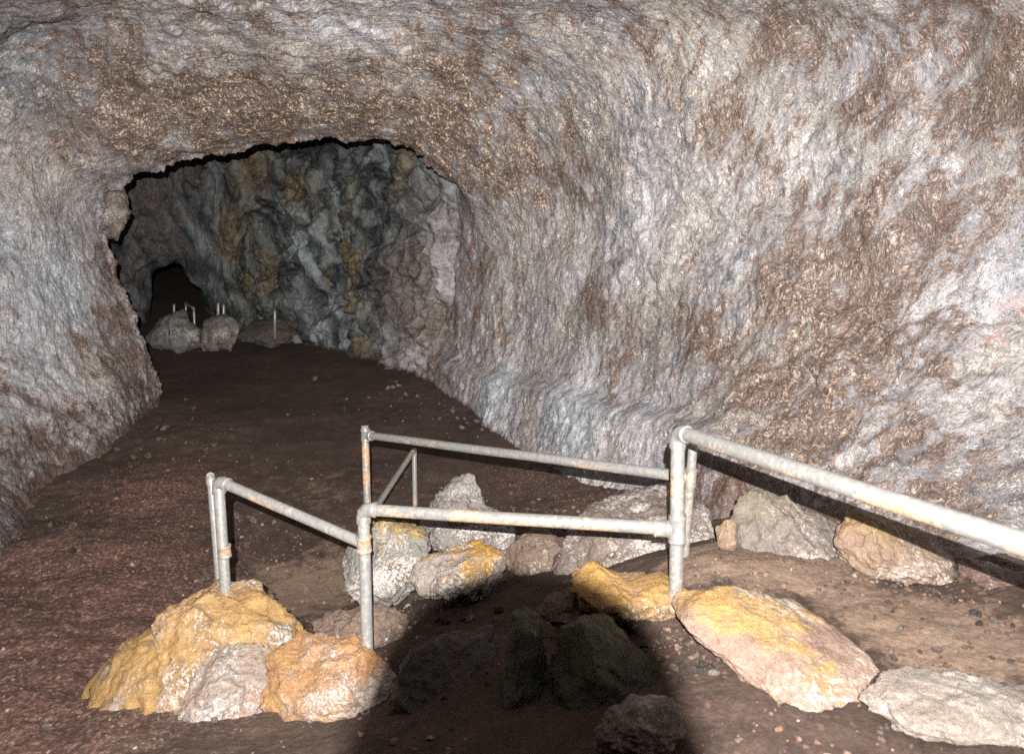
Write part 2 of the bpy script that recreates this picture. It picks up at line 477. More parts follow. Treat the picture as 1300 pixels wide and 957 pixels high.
def pchip(y, x, xs):
    h = np.diff(x)
    dl = np.diff(y, axis=0) / h[:, None]
    m = np.zeros_like(y)
    for i in range(1, len(x) - 1):
        a, b = dl[i - 1], dl[i]
        w1, w2 = 2 * h[i] + h[i - 1], h[i] + 2 * h[i - 1]
        with np.errstate(divide='ignore', invalid='ignore'):
            hm = (w1 + w2) / (w1 / a + w2 / b)
        m[i] = np.where(a * b > 0, hm, 0)
    m[0], m[-1] = dl[0], dl[-1]
    k = np.clip(np.searchsorted(x, xs, 'right') - 1, 0, len(x) - 2)
    t = ((xs - x[k]) / h[k])[:, None]
    hk = h[k][:, None]
    return ((2 * t ** 3 - 3 * t ** 2 + 1) * y[k] + (t ** 3 - 2 * t ** 2 + t) * hk * m[k] + (-2 * t ** 3 + 3 * t ** 2) * y[k + 1] + (t ** 3 - t ** 2) * hk * m[k + 1])


secs = np.array([catmull(s, PER) for s in ST])      # stations x NT x 3
NTT = secs.shape[1]
sx = [0.0]
for i in range(len(ST) - 1):
    sx.append(sx[-1] + max(0.08, float(np.mean(np.linalg.norm(ST[i + 1] - ST[i], axis=1)))))
sx = np.array(sx)
xs = np.concatenate([np.linspace(sx[i], sx[i + 1], NSEG[i], endpoint=False) for i in range(len(NSEG))] + [sx[-1:]])
rowst = np.concatenate([[0], np.cumsum(NSEG)])
NR = len(xs)
G = pchip(secs.reshape(len(ST), -1), sx, xs).reshape(NR, NTT, 3)
S_ = np.repeat(xs[:, None], NTT, 1)


def grid_normals(G):
    du = np.gradient(G, axis=0); dv = np.gradient(G, axis=1)
    n = np.cross(du, dv)
    n /= np.linalg.norm(n, axis=2)[:, :, None] + 1e-9
    return n


N = grid_normals(G)
c0 = G[rowst[3], NTT // 2]
if np.dot(N[rowst[3], NTT // 2], np.array([-.5, 4, 2.2]) - c0) < 0:
    N = -N                                          # point into the cave
flat = G.reshape(-1, 3)
tfrac = np.repeat(np.linspace(0, 1, NTT)[None, :], NR, 0).ravel()
str_ = flat * np.array([1, 1, .6])
far = sstep(sx[7] - .1, sx[8], S_).ravel()          # 0 in the near room, 1 in the inner chamber
far_g = far
disp = (1 - far) * (0.17 * fbm(flat, .55, 3, .5, 1) + 0.060 * fbm(str_, 1.9, 4, .5, 2) + .020 * fbm(flat * np.array([1, 1, .7]), 5.0, 4, .6, 3) + .018 * fbm(flat * np.array([1, 1, .8]), 9.0, 4, .65, 13) + .010 * fbm(flat, 26, 3, .6, 9, True))
fold = fbm(flat * np.array([1.2, 1.2, .5]), .9, 4, .5, 4, True)
disp += far * (0.22 * fold + .15 * fbm(flat, 1.6, 4, .55, 5) + .07 * fbm(flat, 5, 4, .6, 6, True))
pl = fbm(flat * np.array([1, 1, .8]), .75, 5, .55, 61)
disp += (1 - far) * .034 * (sstep(.10, .135, pl) + sstep(-.16, -.13, pl) - 1.4 * sstep(.32, .35, pl)) * sstep(.0, .5, fbm(flat, .5, 2, .5, 62) + .35)
sw = fbm(flat * np.array([1, 1, .8]), .42, 3, .5, 63)
disp += far * (.05 * np.sin(34 * sw + 2 * fbm(flat, 2.2, 3, .5, 64)) + .16 * (sstep(.02, .09, sw) - sstep(-.14, -.09, sw)))
# keep the traced edge of the arch: damp the broad swell there
nearlip = np.exp(-((S_ - sx[6]) / .8) ** 2).ravel()
disp *= 1 - .45 * nearlip
lipz = np.exp(-((S_ - sx[6]) / .10) ** 2).ravel()
disp += lipz * sstep(.74, .60, tfrac) * (.13 * fbm(flat, 3.2, 4, .6, 51) + .02 * fbm(flat, 14, 3, .6, 52, True))
# low bench that runs along the foot of the right wall
zl = .36 + np.clip(9.0 - flat[:, 1], 0, 9) * .125 + .06 * fbm(flat, 1.2, 3, .5, 8)
bench = sstep(.14, -.08, flat[:, 2] - zl) * sstep(.72, .80, tfrac) * (1 - far) * sstep(3.6, 4.6, flat[:, 1])
disp += .15 * bench
endf = np.maximum(sstep(sx[-1], sx[-2], S_) * .3, sstep(sx[-4] - .02, sx[-5] + .5, S_)).ravel()
disp *= endf
V = flat + N.reshape(-1, 3) * disp[:, None]

# colour regions of the rock, plus dimness painted into the chamber's left side
uu, vv, dd = project(V)
vis_near = (dd > 1) & (far < .5)
vis_far = (dd > 1) & (far >= .5)


def surf(u, v, farside=False):
    sel = vis_far if farside else vis_near
    e = (uu - u) ** 2 + (vv - v) ** 2 + np.where(sel, 0, 1e9)
    c = np.argsort(e)[:12]
    return V[c[np.argmin(dd[c])]]


def blobs(spec, farside=False):
    a = np.zeros(len(V))
    for u, v, r, g in spec:
        c = surf(u, v, farside)
        a = np.maximum(a, g * np.exp(-((V - c) ** 2).sum(1) / (r * r)))
    return a


brown = blobs([(990, 60, .30, .75), (900, 160, .28, .8), (1250, 20, .35, .7), (1120, 320, .40, .85), (1000, 370, .45, .9), (1080, 400, .4, .85), (900, 420, .4, .8), (800, 430, .32, .75),
               (1200, 290, .35, .8), (1250, 150, .3, .6), (690, 240, .45, .6), (750, 390, .3, .7), (960, 500, .35, .7), (740, 180, .4, .5), (1090, 130, .25, .6), (1180, 460, .35, .7), (1050, 520, .3, .8), (1150, 560, .3, .7), (1250, 600, .3, .8), (990, 560, .3, .8), (1280, 520, .25, .5), (930, 610, .2, .9),
               (130, 410, .55, .8), (170, 470, .4, .9), (150, 340, .3, .7), (300, 140, .9, .95), (450, 130, .9, .95), (560, 160, .7, .9), (180, 140, .8, .85), (560, 110, .8, .7), (630, 220, .6, .7), (230, 110, .5, .7),
               (240, 60, .4, .4), (60, 540, .5, .45), (620, 60, .5, .45), (800, 60, .25, .5), (20, 460, .4, .35)])
pale = blobs([(60, 340, .9, 1.1), (40, 450, .8, 1.0), (90, 560, .6, .6), (440, 50, .8, .7), (230, 40, .7, .5), (820, 290, .7, .7), (720, 330, .6, .5), (780, 130, .5, .4), (1000, 200, .4, .4),
              (620, 500, .6, 1.1), (720, 530, .6, 1.0), (800, 560, .4, .8), (1230, 360, .5, .6), (1270, 470, .5, .7), (700, 420, .4, .5), (900, 240, .5, .4), (660, 300, .6, .3)])
blue = blobs([(60, 340, 1.0, .7), (40, 450, .8, .6), (10, 60, .9, .9), (430, 50, .9, .5), (620, 500, .6, .9), (720, 530, .7, .8), (660, 280, .8, .4), (800, 300, .7, .3), (690, 100, .7, .5)])
gold = blobs([(300, 150, 1.2, 1), (420, 140, 1.2, 1), (540, 140, 1.2, 1), (630, 230, .9, .9), (180, 170, 1.1, .8), (100, 150, 1.0, .6), (640, 110, .9, .6), (760, 120, .6, .6), (880, 130, .5, .5),
              (640, 400, .6, .3), (1000, 480, .8, .4), (500, 90, .9, .6)])
rust = blobs([(1265, 420, .12, .7), (1280, 380, .12, .6), (1250, 460, .10, .5)])
soil = np.maximum(sstep(.55, .0, V[:, 2]) * (tfrac < .4), sstep(.16, -.02, V[:, 2]) * (tfrac > .6)) * .9
soil = np.maximum(soil, sstep(1.25, .8, V[:, 2]) * (V[:, 1] < 4.4) * (tfrac > .7) * .7)
soil = np.maximum(soil, sstep(.75, .40, V[:, 2]) * (tfrac < .3) * .55)
fpale = blobs([(400, 280, .45, .75), (390, 340, .4, .8), (405, 400, .4, .9), (425, 250, .4, .6), (440, 420, .25, .8), (375, 300, .4, .7), (560, 230, .5, .8), (590, 270, .5, .8), (585, 350, .5, .5), (480, 180, .4, .4),
               (250, 290, .5, .45), (270, 340, .4, .35), (520, 440, .4, .35)], True)
fgold = blobs([(300, 300, .7, .55), (370, 240, .5, .6), (330, 350, .6, .5), (440, 330, .25, .8), (445, 400, .22, .9), (240, 210, .6, .35), (330, 210, .7, .45), (500, 230, .25, .6), (515, 200, .3, .6), (455, 435, .2, .8)], True)
fbrown_dim = blobs([(500, 340, .6, .75), (530, 400, .7, .6), (480, 300, .4, .5), (560, 430, .6, .5), (200, 300, .8, .8), (180, 250, .9, .9), (220, 210, .7, .7), (170, 340, .6, .8), (420, 200, .5, .3), (510, 420, .5, .6)], True)  # brown rock at right; left blobs paint the dim side of the chamber
A_pale = np.where(far > .5, fpale, pale); A_gold = np.where(far > .5, fgold, gold); A_brown = np.where(far > .5, fbrown_dim, brown)

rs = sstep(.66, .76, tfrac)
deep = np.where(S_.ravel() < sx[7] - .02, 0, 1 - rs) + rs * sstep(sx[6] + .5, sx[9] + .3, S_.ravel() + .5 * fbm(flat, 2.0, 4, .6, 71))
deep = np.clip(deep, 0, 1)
cut = rowst[6]


def shell(name, r0, r1, mat, label, cap=None):
    idx = np.arange(r0 * NTT, r1 * NTT)
    o = mesh_np(name, V[idx], grid_faces(r1 - r0, NTT), mat,
                attrs={'pale': A_pale[idx], 'brown': A_brown[idx], 'blue': blue[idx], 'gold': A_gold[idx], 'rust': rust[idx], 'soil': soil[idx], 'deep': deep[idx]})
    return tag(o, label, 'cave wall', kind='structure')


shell('cave_wall', 0, cut + 1, M_WALL, 'pale grey and brown glazed lava walls and roof arching over the path')
shell('inner_chamber_wall', cut, NR, M_CHAM, 'dim folded grey and ochre rock of the chamber beyond the arch, painted with a blue shade tint')
# rear end of the passage, behind the photographer
rear = V[:NTT]
rc = rear.mean(0) + np.array([0, -.4, 0])
rv = [rear]
for k in range(1, 25):
    q = rear + (rc - rear) * (k / 24.0)
    q = q + np.array([0, -1.0, 0]) * (.25 * math.sin(math.pi * .5 * k / 24.0)) + np.outer(fbm(q, 1.4, 3, .5, 21) * .25 * (k / 24), [0, 1, 0])
    rv.append(q)
rv = np.concatenate(rv)
z0 = np.zeros(len(rv))
o = mesh_np('cave_end_wall', rv, grid_faces(25, NTT), M_WALL, attrs={'pale': z0 + .3, 'brown': z0 + .4, 'blue': z0, 'gold': z0 + .2, 'rust': z0, 'soil': z0})
tag(o, 'rock face closing the passage behind the viewpoint', 'cave wall', kind='structure')

# ------------------------------------------------------------------ ground
def gp(u, v, z):
    """point of a pixel's ray at height z"""
    d = (H - z) / (sp + cp * (v - CV) / FPX)
    p = P(u, v, d)
    return (p[0], p[1], z)


HP = [(0, 0, 1.05), (1.5, 0, 1.08), (-1.5, 0, 1.0), (0, -3, 1.05), (2, -3, 1.1), (-2.5, -3, 1.05), (2, 1.5, 1.12), (0, 1.5, 1.03), (-1.2, 1.5, .85), (-2.5, 1.5, .6), (-3.8, 1.5, .75), (-3.6, 0, .9),
      gp(1180, 800, 1.08), gp(1260, 850, 1.1), gp(1000, 715, 1.04), gp(900, 720, 1.03), gp(1120, 770, 1.08), gp(1280, 800, 1.14), gp(850, 830, 1.02), gp(700, 850, .95), gp(560, 850, .80), gp(860, 705, 1.0),
      gp(250, 890, .54), gp(380, 890, .54), gp(120, 890, .46), gp(470, 890, .58), gp(1000, 893, 1.12), gp(1110, 893, 1.13), gp(1200, 900, 1.10), gp(1300, 905, 1.12), gp(1400, 905, 1.12), gp(600, 770, .62), gp(700, 760, .72), gp(480, 830, .52), gp(860, 660, .62), gp(760, 690, .55), gp(680, 650, .24), gp(700, 610, .12), gp(840, 640, .45),
      gp(640, 690, .32), gp(560, 650, .08), gp(500, 760, .34), gp(430, 770, .10), gp(370, 740, .0), gp(330, 680, .0), gp(420, 660, 0), gp(500, 600, 0), gp(560, 560, 0), gp(640, 570, .04), gp(400, 560, 0),
      gp(300, 600, .0), gp(250, 680, .05), gp(200, 800, .22), gp(60, 860, .36), gp(130, 760, .2), gp(60, 700, .12), gp(180, 620, .12), gp(230, 560, .08), gp(120, 620, .08), gp(0, 720, .13), gp(-60, 760, .2), gp(160, 700, .12),
      (-4.4, 6.5, .05), (-4.6, 8, .12), (-4.0, 8.6, .06), (-3, 8.5, 0), (-1.5, 8.5, 0), (-.5, 8.5, .05), (.3, 7.2, .1), (-1.2, 10, .03), (-3, 10, 0), (-5, 10, 0), (-7, 10, .1), (-2.3, 11.6, .05), (-4, 12, 0),
      (-6, 12, 0), (-8, 12, .1), (-5, 14, .1), (-7, 14, .02), (-7, 16, .1), (-8, 18, .1), (0, 12, .2), (2.5, 6, .5), (3.5, 3, 1.1), (-3.5, 7, .12), (-2.4, 6, 0), (-3.1, 5.4, .08), (0, 19, .1), (4, 12, .2), (-9, 19, .1), (-9, 5, .4), (4, 19, .2), (-9, 27, .1), (-5, 27, .1), (4, 27, .2), (-9, 34, -.1), (-17, 34, -.1), (4, 34, .2), (-17, 20, .1), (-17, 5, .4), (-17, -4, 1), (4, -4, 1.1), (-9, -4, 1)]
HPa = np.array(HP)


_phi = lambda r2: np.sqrt(r2 + .05)
_d2 = ((HPa[:, None, :2] - HPa[None, :, :2]) ** 2).sum(2)
_n = len(HPa)
_A = np.zeros((_n + 3, _n + 3))
_A[:_n, :_n] = _phi(_d2) - .05 * np.eye(_n)
_A[:_n, _n] = 1; _A[:_n, _n + 1:] = HPa[:, :2]
_A[_n, :_n] = 1; _A[_n + 1:, :_n] = HPa[:, :2].T
_w = np.linalg.solve(_A, np.concatenate([HPa[:, 2], np.zeros(3)]))


def hbase(x, y):
    x = np.asarray(x, float); y = np.asarray(y, float)
    out = _w[_n] + _w[_n + 1] * x + _w[_n + 2] * y
    for (px, py, pz), c in zip(HPa, _w[:_n]):
        out = out + c * _phi((x - px) ** 2 + (y - py) ** 2)
    return np.clip(out, -.02, 1.25)


def ground_h(x, y):
    x = np.asarray(x, float); y = np.asarray(y, float)
    p = np.stack([x, y, np.zeros_like(x)], 1)
    rough = sstep(.02, .35, hbase(x, y))
    return hbase(x, y) + (.25 + .75 * rough + 1.2 * np.exp(-(((x + 3.3) / 1.0) ** 2 + ((y - 4.3) / 2.2) ** 2))) * (.07 * fbm(p, 1.3, 3, .5, 31) + .018 * fbm(p, 5, 3, .55, 32) + .012 * fbm(p, 19, 3, .6, 33))


gx = np.concatenate([np.linspace(-18, -7, 60, endpoint=False), np.linspace(-7, 4.4, 430)])
gy = np.concatenate([np.linspace(-4.2, 1.2, 60, endpoint=False), np.linspace(1.2, 6, 330, endpoint=False), np.linspace(6, 10, 130, endpoint=False), np.linspace(10, 34, 140)])
GX, GY = np.meshgrid(gx, gy)
gxf, gyf = GX.ravel(), GY.ravel()
gz = ground_h(gxf, gyf)
gpts = np.stack([gxf, gyf, gz], 1)


def gblob(spec):
    a = np.zeros(len(gpts))
    for (x, y, z), r, g in spec:
        a = np.maximum(a, g * np.exp(-((gxf - x) ** 2 + (gyf - y) ** 2) / (r * r)))
    return a


silt = gblob([(gp(1180, 810, 1.08), .35, 1), (gp(1000, 715, 1.04), .4, 1), (gp(920, 715, 1.03), .3, 1), (gp(1100, 770, 1.08), .3, .8), (gp(1260, 850, 1.1), .3, .6), (gp(390, 750, .05), .8, .75), (gp(440, 700, 0), .7, .5),
              (gp(420, 620, 0), 1.2, .45), (gp(350, 640, 0), 1, .3), (gp(560, 630, .05), .6, .3)])
scoria = gblob([(gp(110, 680, .4), 1.0, .9), (gp(40, 800, .5), 1.0, .8), (gp(200, 600, .2), .8, .8), (gp(150, 760, .3), .8, .9), (gp(60, 870, .4), 1.2, .8), (gp(220, 660, .1), .7, .6), (gp(700, 610, .12), .9, .6), (gp(740, 640, .3), .6, .6), (gp(250, 560, .05), .6, .3), (gp(560, 490, .1), .8, .3)])
grit = gblob([(gp(1180, 780, 1.08), .5, 1), (gp(1260, 790, 1.1), .4, 1), (gp(880, 790, 1.02), .4, 1), (gp(900, 840, 1.02), .4, 1), (gp(330, 720, 0), .9, .8), (gp(300, 680, 0), .8, .6), (gp(680, 660, .3), .7, .6), (gp(120, 800, .4), 1.4, .5), (gp(480, 760, .35), .5, .7)])
o = mesh_np('ground', gpts, grid_faces(len(gy), len(gx)), M_GROUND, attrs={'silt': silt, 'scoria': scoria, 'grit': grit})
tag(o, 'dark brown damp cinder floor of the lava tube', 'ground', kind='structure')


def on_ground(u, v):
    """march a pixel's ray down to the ground"""
    ds = np.linspace(1.2, 15, 2500)
    pts = np.array([P(u, v, d) for d in ds])
    hh = ground_h(pts[:, 0], pts[:, 1])
    k = np.argmax(pts[:, 2] < hh)
    return pts[k], ds[k]


# ------------------------------------------------------------------ rocks
import bmesh
_ico = {}


def ico(sub):
    if sub not in _ico:
        bm = bmesh.new()
        bmesh.ops.create_icosphere(bm, subdivisions=sub, radius=1)
        bm.verts.ensure_lookup_table()
        _ico[sub] = (np.array([v.co[:] for v in bm.verts]), np.array([[v.index for v in f.verts] for f in bm.faces]))
        bm.free()
    return _ico[sub]


def rock(name, poly, d, thick, mat, label, seed, cat='boulder', group=None, sub=6, rough=1.0, tilt=0.0, box=.75, facets=15):
    """a boulder whose outline seen from the path follows poly, at distance d, with its own thickness;
    tilt leans the face back so that the top is farther away than the foot"""
    c = np.array(poly, float).mean(0)
    pts = np.array([[(u - c[0]) / FPX * d, -(v - c[1]) / FPX * d] for u, v in poly])
    ang = np.arctan2(pts[:, 1], pts[:, 0]); rad = np.hypot(pts[:, 0], pts[:, 1])
    # densify the outline in polar form
    dense = []
    for i in range(len(pts)):
        a, b = pts[i], pts[(i + 1) % len(pts)]
        for f in np.linspace(0, 1, 24, endpoint=False):
            dense.append(a + (b - a) * f)
    dense = np.array(dense)
    da = np.arctan2(dense[:, 1], dense[:, 0]); dr = np.hypot(dense[:, 0], dense[:, 1])
    od = np.argsort(da); da, dr = da[od], dr[od]
    ker = np.ones(7) / 7
    dr = np.convolve(np.concatenate([dr[-3:], dr, dr[:3]]), ker, 'valid')
    da = np.concatenate([da - 2 * np.pi, da, da + 2 * np.pi]); dr = np.tile(dr, 3)
    v, f = ico(sub)
    th = np.arctan2(v[:, 1], v[:, 0])
    rr = np.interp(th, da, dr)
    l = np.hypot(v[:, 0], v[:, 1]); cz = v[:, 2]
    # boxier than an ellipsoid
    l2 = np.sign(l) * np.abs(l) ** box; c2 = np.sign(cz) * np.abs(cz) ** .85
    # flat broken faces, cut in the unit ball so that the outline is kept
    r_ = np.random.default_rng(seed)
    nrm = r_.normal(size=(facets, 3)); nrm[:, 2] = np.where(np.abs(nrm[:, 2]) < .35, -.6, nrm[:, 2])
    nrm /= np.linalg.norm(nrm, axis=1)[:, None]
    size = float(np.mean(rad))
    q = np.stack([np.cos(th) * l2, np.sin(th) * l2, c2], 1)
    for nn in nrm:
        over = np.maximum(0, q @ nn - r_.uniform(.48, .78)) * (.55 + .45 * np.clip(np.abs(cz) * 1.8, 0, 1))
        q = q - over[:, None] * nn * .97
    n2_ = r_.normal(size=(34, 3)); n2_ /= np.linalg.norm(n2_, axis=1)[:, None]
    for nn in n2_:
        s_ = q @ nn
        q = q - (np.maximum(0, s_ - s_.max() * r_.uniform(.80, .93)) * .9)[:, None] * nn
    th = np.arctan2(q[:, 1], q[:, 0]); rr = np.interp(th, da, dr)
    x, y, z = q[:, 0] * rr, q[:, 1] * rr, q[:, 2] * thick
    nv = np.stack([x / (size + 1e-6), y / (size + 1e-6), z / thick], 1)
    nv /= np.linalg.norm(nv, axis=1)[:, None] + 1e-9
    loc = np.stack([x, y, z], 1)
    dp = size * rough * (.07 * fbm(loc / size, 1.1, 3, .5, seed) + .09 * fbm(loc / size, 2.6, 4, .55, seed + 1, True)) + rough * min(1, size / .18) * (.017 * fbm(loc, 13, 3, .6, seed + 2, True) + .006 * fbm(loc, 42, 3, .6, seed + 3))
    loc = loc + nv * dp[:, None]
    x, y, z = loc.T
    ctr = P(c[0], c[1], d)
    P0 = np.array(poly, float)
    lo_, hi_ = P0.min(0), P0.max(0)
    for it in range(5):
        y1 = y / (1 - np.clip(tilt * y / d, -.5, .5))
        x1 = x * (1 + tilt * y1 / d)
        z1 = z + tilt * y1
        loc3 = np.outer(x1, RGT) + np.outer(y1, UPV) + np.outer(z1, FWD)
        uu_, vv_, _ = project(loc3 + ctr)
        # size the stone to the extent it has in the place
        sx_ = (hi_[0] - lo_[0]) / (uu_.max() - uu_.min()); sy_ = (hi_[1] - lo_[1]) / (vv_.max() - vv_.min())
        if it == 4: break
        x = x * sx_; y = y * sy_
        x = x + ((lo_[0] + hi_[0]) / 2 - c[0] - ((uu_.min() + uu_.max()) / 2 - c[0]) * sx_) / FPX * d
        y = y - ((lo_[1] + hi_[1]) / 2 - c[1] - ((vv_.min() + vv_.max()) / 2 - c[1]) * sy_) / FPX * d
    up = loc3[:, 2] / (np.abs(loc3[:, 2]).max() + 1e-6)
    o = mesh_np(name, loc3, f, mat, attrs={'up': up})
    o.location = ctr
    return tag(o, label, cat, group)


OCH = (0.38, 0.225, 0.085); OCH2 = (0.43, 0.265, 0.12); WHT = (0.30, 0.255, 0.225); PINK = (0.26, 0.165, 0.125); ORG = (0.36, 0.19, 0.085)
GRY = (0.13, 0.12, 0.11); BRN = (0.075, 0.048, 0.036); DGR = (0.07, 0.066, 0.058); GRN = (0.055, 0.056, 0.03)
R_OCH = rock_material('ochre_crusted_lava', OCH, (.26, .16, .075), (.36, .28, .22), OCH2, 1.0, .6, -.15)
R_PALE = rock_material('white_pink_lava', (.30, .22, .175), WHT, PINK, (.25, .17, .08), 1.1, .55, -.35)
R_ORG = rock_material('orange_crusted_lava', ORG, (.36, .24, .17), OCH, (.38, .22, .11), 1.3, .6, -.25)
R_GREYW = rock_material('grey_white_lava', (.18, .17, .15), (.28, .25, .215), BRN, (.30, .20, .07), 1.2, .85, -.25)
R_YCAP = rock_material('white_lava_with_yellow_cap', WHT, (.20, .16, .125), BRN, (.36, .20, .04), 1.1, .6, .22)
R_WHITE = rock_material('pale_grey_lava', (.24, .215, .195), (.16, .14, .125), (.10, .085, .075), (.28, .25, .23), 1.1, .7, -.1)
R_BRNG = rock_material('brown_grey_lava', (.17, .13, .11), (.24, .195, .17), BRN, (.26, .215, .19), 1.0, .75, -.25)
R_YEL = rock_material('yellow_lava', OCH, (.30, .18, .08), (.25, .16, .10), (.36, .21, .06), 1.1, .25, .0)
R_PINK = rock_material('pink_lava_slab', (.27, .175, .135), (.32, .23, .175), (.30, .19, .10), (.38, .235, .085), .9, .35, -.18)
R_CHALK = rock_material('chalky_white_lava', (.30, .245, .21), (.34, .29, .25), (.24, .18, .14), (.34, .30, .26), 1.2, .5, 0)
R_GREY = rock_material('grey_lava', (.20, .165, .145), (.25, .205, .18), (.14, .105, .085), (.22, .185, .14), 1.0, .55, -.1)
R_TAN = rock_material('tan_lava', (.26, .175, .12), (.30, .225, .17), (.15, .11, .08), (.30, .20, .10), 1.0, .45, -.1)
R_RED = rock_material('reddish_lava', (.16, .095, .075), (.21, .145, .12), (.20, .075, .05), (.18, .12, .10), 1.1, .5, -.2)
R_GREEN_DIM = rock_material('greenish_dark_lava', GRN, (.04, .039, .03), (.07, .066, .033), (.065, .063, .03), 1.0, .15, 0, speck=(.08, .075, .05))  # greenish rock, colour darkened further to deepen the round shadow
R_DARK = rock_material('dark_lava', DGR, BRN, (.055, .045, .04), (.08, .065, .05), 1.1, .2, -.2, speck=(.14, .12, .1))
R_DUST = rock_material('dusty_brown_lava', (.15, .10, .075), (.19, .135, .10), (.10, .07, .052), (.17, .12, .088), 1.1, .3, -.1)
R_FARW = rock_material('far_pale_lava', (.16, .155, .145), (.11, .105, .10), (.07, .062, .058), (.19, .185, .175), .8, .6, 0)
R_FARB = rock_material('far_brown_lava', (.12, .095, .08), (.19, .165, .15), BRN, (.16, .14, .125), .8, .5, 0)

rock('boulder', [(112, 885), (150, 838), (186, 806), (205, 790), (207, 770), (236, 755), (268, 734), (288, 754), (325, 772), (372, 800), (392, 825), (395, 900), (380, 965), (150, 965), (95, 930)], 3.15, .40, R_OCH,
     'big ochre boulder carrying the foot of the leftmost handrail post', 1, tilt=.35)
rock('boulder', [(222, 872), (245, 826), (275, 812), (320, 815), (348, 830), (366, 880), (350, 950), (215, 950), (205, 920)], 2.95, .22, R_PALE, 'white and pink boulder in front of the big ochre boulder', 2, tilt=.3)
rock('boulder', [(333, 850), (348, 818), (392, 802), (432, 798), (470, 806), (500, 838), (512, 890), (490, 955), (345, 955), (322, 900)], 2.95, .24, R_ORG, 'rusty orange boulder at the foot of the near corner post', 3, tilt=.25)
rock('boulder', [(434, 722), (444, 690), (468, 664), (500, 658), (530, 667), (548, 690), (545, 730), (505, 775), (458, 775), (437, 748)], 3.75, .26, R_GREYW, 'rounded grey and white speckled boulder behind the near corner post', 4, tilt=.2)
rock('boulder', [(518, 725), (534, 704), (562, 691), (602, 684), (640, 694), (643, 716), (615, 745), (565, 765), (520, 760)], 3.6, .20, R_YCAP, 'white boulder with a mustard yellow top under the near rail', 5, tilt=.3)
rock('boulder', [(538, 668), (552, 636), (578, 606), (602, 600), (616, 620), (626, 646), (655, 682), (650, 712), (560, 715), (528, 695)], 4.5, .28, R_WHITE, 'pointed pale grey boulder between the two cross rails', 6, tilt=.25)
rock('boulder', [(700, 722), (742, 664), (768, 627), (800, 612), (862, 612), (905, 640), (915, 690), (880, 735), (770, 752), (710, 745)], 3.75, .38, R_BRNG, 'large brown and white speckled boulder behind the tall corner post', 7, tilt=.55)
rock('boulder', [(722, 752), (742, 725), (762, 711), (783, 728), (802, 738), (848, 728), (880, 742), (885, 765), (840, 785), (770, 790), (730, 782)], 2.72, .20, R_YEL, 'peaked yellow boulder at the foot of the tall corner post', 8, tilt=.3)
rock('boulder', [(852, 785), (868, 758), (932, 741), (1000, 744), (1042, 770), (1092, 800), (1128, 832), (1145, 850), (1135, 920), (1080, 950), (985, 950), (930, 900), (890, 840)], 2.3, .22, R_PINK,
     'broad smooth pink slab with a yellow far edge', 9, tilt=1.1, facets=6, rough=.6)
rock('boulder', [(1098, 885), (1140, 853), (1205, 844), (1310, 850), (1440, 865), (1480, 930), (1440, 960), (1120, 960), (1090, 920)], 1.98, .2, R_CHALK, 'chalky white rock in the near right corner', 10, tilt=.8, rough=.9)
rock('boulder', [(926, 668), (934, 645), (962, 618), (1000, 627), (1040, 655), (1064, 690), (1074, 732), (1098, 768), (1060, 768), (1010, 735), (965, 720), (930, 700)], 3.2, .24, R_GREY,
     'grey boulder leaning on the right wall nearest the tall corner post', 11, tilt=.35)
rock('boulder', [(1058, 690), (1064, 660), (1080, 645), (1132, 664), (1190, 689), (1218, 702), (1212, 738), (1180, 752), (1110, 750), (1074, 722)], 2.95, .22, R_TAN, 'tan block under the long handrail along the right wall', 12, tilt=.3)
rock('boulder', [(908, 668), (918, 659), (932, 662), (938, 690), (928, 700), (912, 695)], 3.12, .06, R_TAN, 'small tan stone wedged left of the grey wall boulder', 13, cat='stone', sub=4)
rock('boulder', [(1205, 752), (1218, 728), (1245, 706), (1300, 718), (1350, 745), (1350, 790), (1290, 790), (1225, 775)], 2.75, .2, R_RED, 'reddish boulder at the foot of the right wall by the picture edge', 14, tilt=.3)
rock('boulder', [(640, 835), (648, 790), (665, 768), (692, 772), (700, 800), (705, 900), (700, 1000), (630, 1000), (632, 900)], 2.45, .14, R_GREEN_DIM, 'narrow upright greenish boulder inside the round shadow', 15, tilt=.15, facets=7, rough=.5)
rock('boulder', [(705, 880), (722, 815), (745, 785), (785, 778), (815, 800), (835, 850), (860, 920), (850, 1010), (700, 1010), (695, 940)], 2.36, .22, R_GREEN_DIM, 'bulky greenish boulder inside the round shadow', 16, tilt=.35, facets=7, rough=.5)
rock('boulder', [(680, 775), (700, 750), (730, 742), (755, 765), (750, 795), (710, 800)], 2.75, .12, R_DUST, 'brown lump behind the greenish boulders in the shadow', 17, tilt=.3)
rock('boulder', [(500, 850), (520, 808), (570, 792), (620, 812), (636, 860), (640, 1000), (490, 1000)], 2.68, .24, R_DARK, 'dark low boulder right of the rusty orange boulder', 18, tilt=.4)
rock('boulder', [(395, 790), (420, 770), (470, 765), (510, 785), (520, 815), (470, 830), (410, 820)], 3.4, .14, R_DUST, 'dusty brown low rock behind the rusty orange boulder', 19, tilt=.5)
rock('boulder', [(752, 925), (780, 892), (815, 880), (850, 890), (872, 925), (850, 975), (770, 975)], 2.0, .12, R_BRNG, 'brown stone lying in front of the bulky greenish boulder', 20, tilt=.4)
rock('boulder', [(640, 700), (660, 676), (700, 668), (730, 690), (725, 725), (680, 740), (645, 725)], 3.95, .16, R_DUST, 'dusty brown rock between the yellow topped and large speckled boulders', 22, tilt=.5)
rock('rock_knob', [(122, 268), (130, 240), (146, 228), (160, 246), (167, 264), (158, 288), (150, 306), (132, 306)], 8.45, .22, R_BRNG, 'rounded knob of rock sticking out of the left rim of the arch', 27, cat='rock', rough=.8)
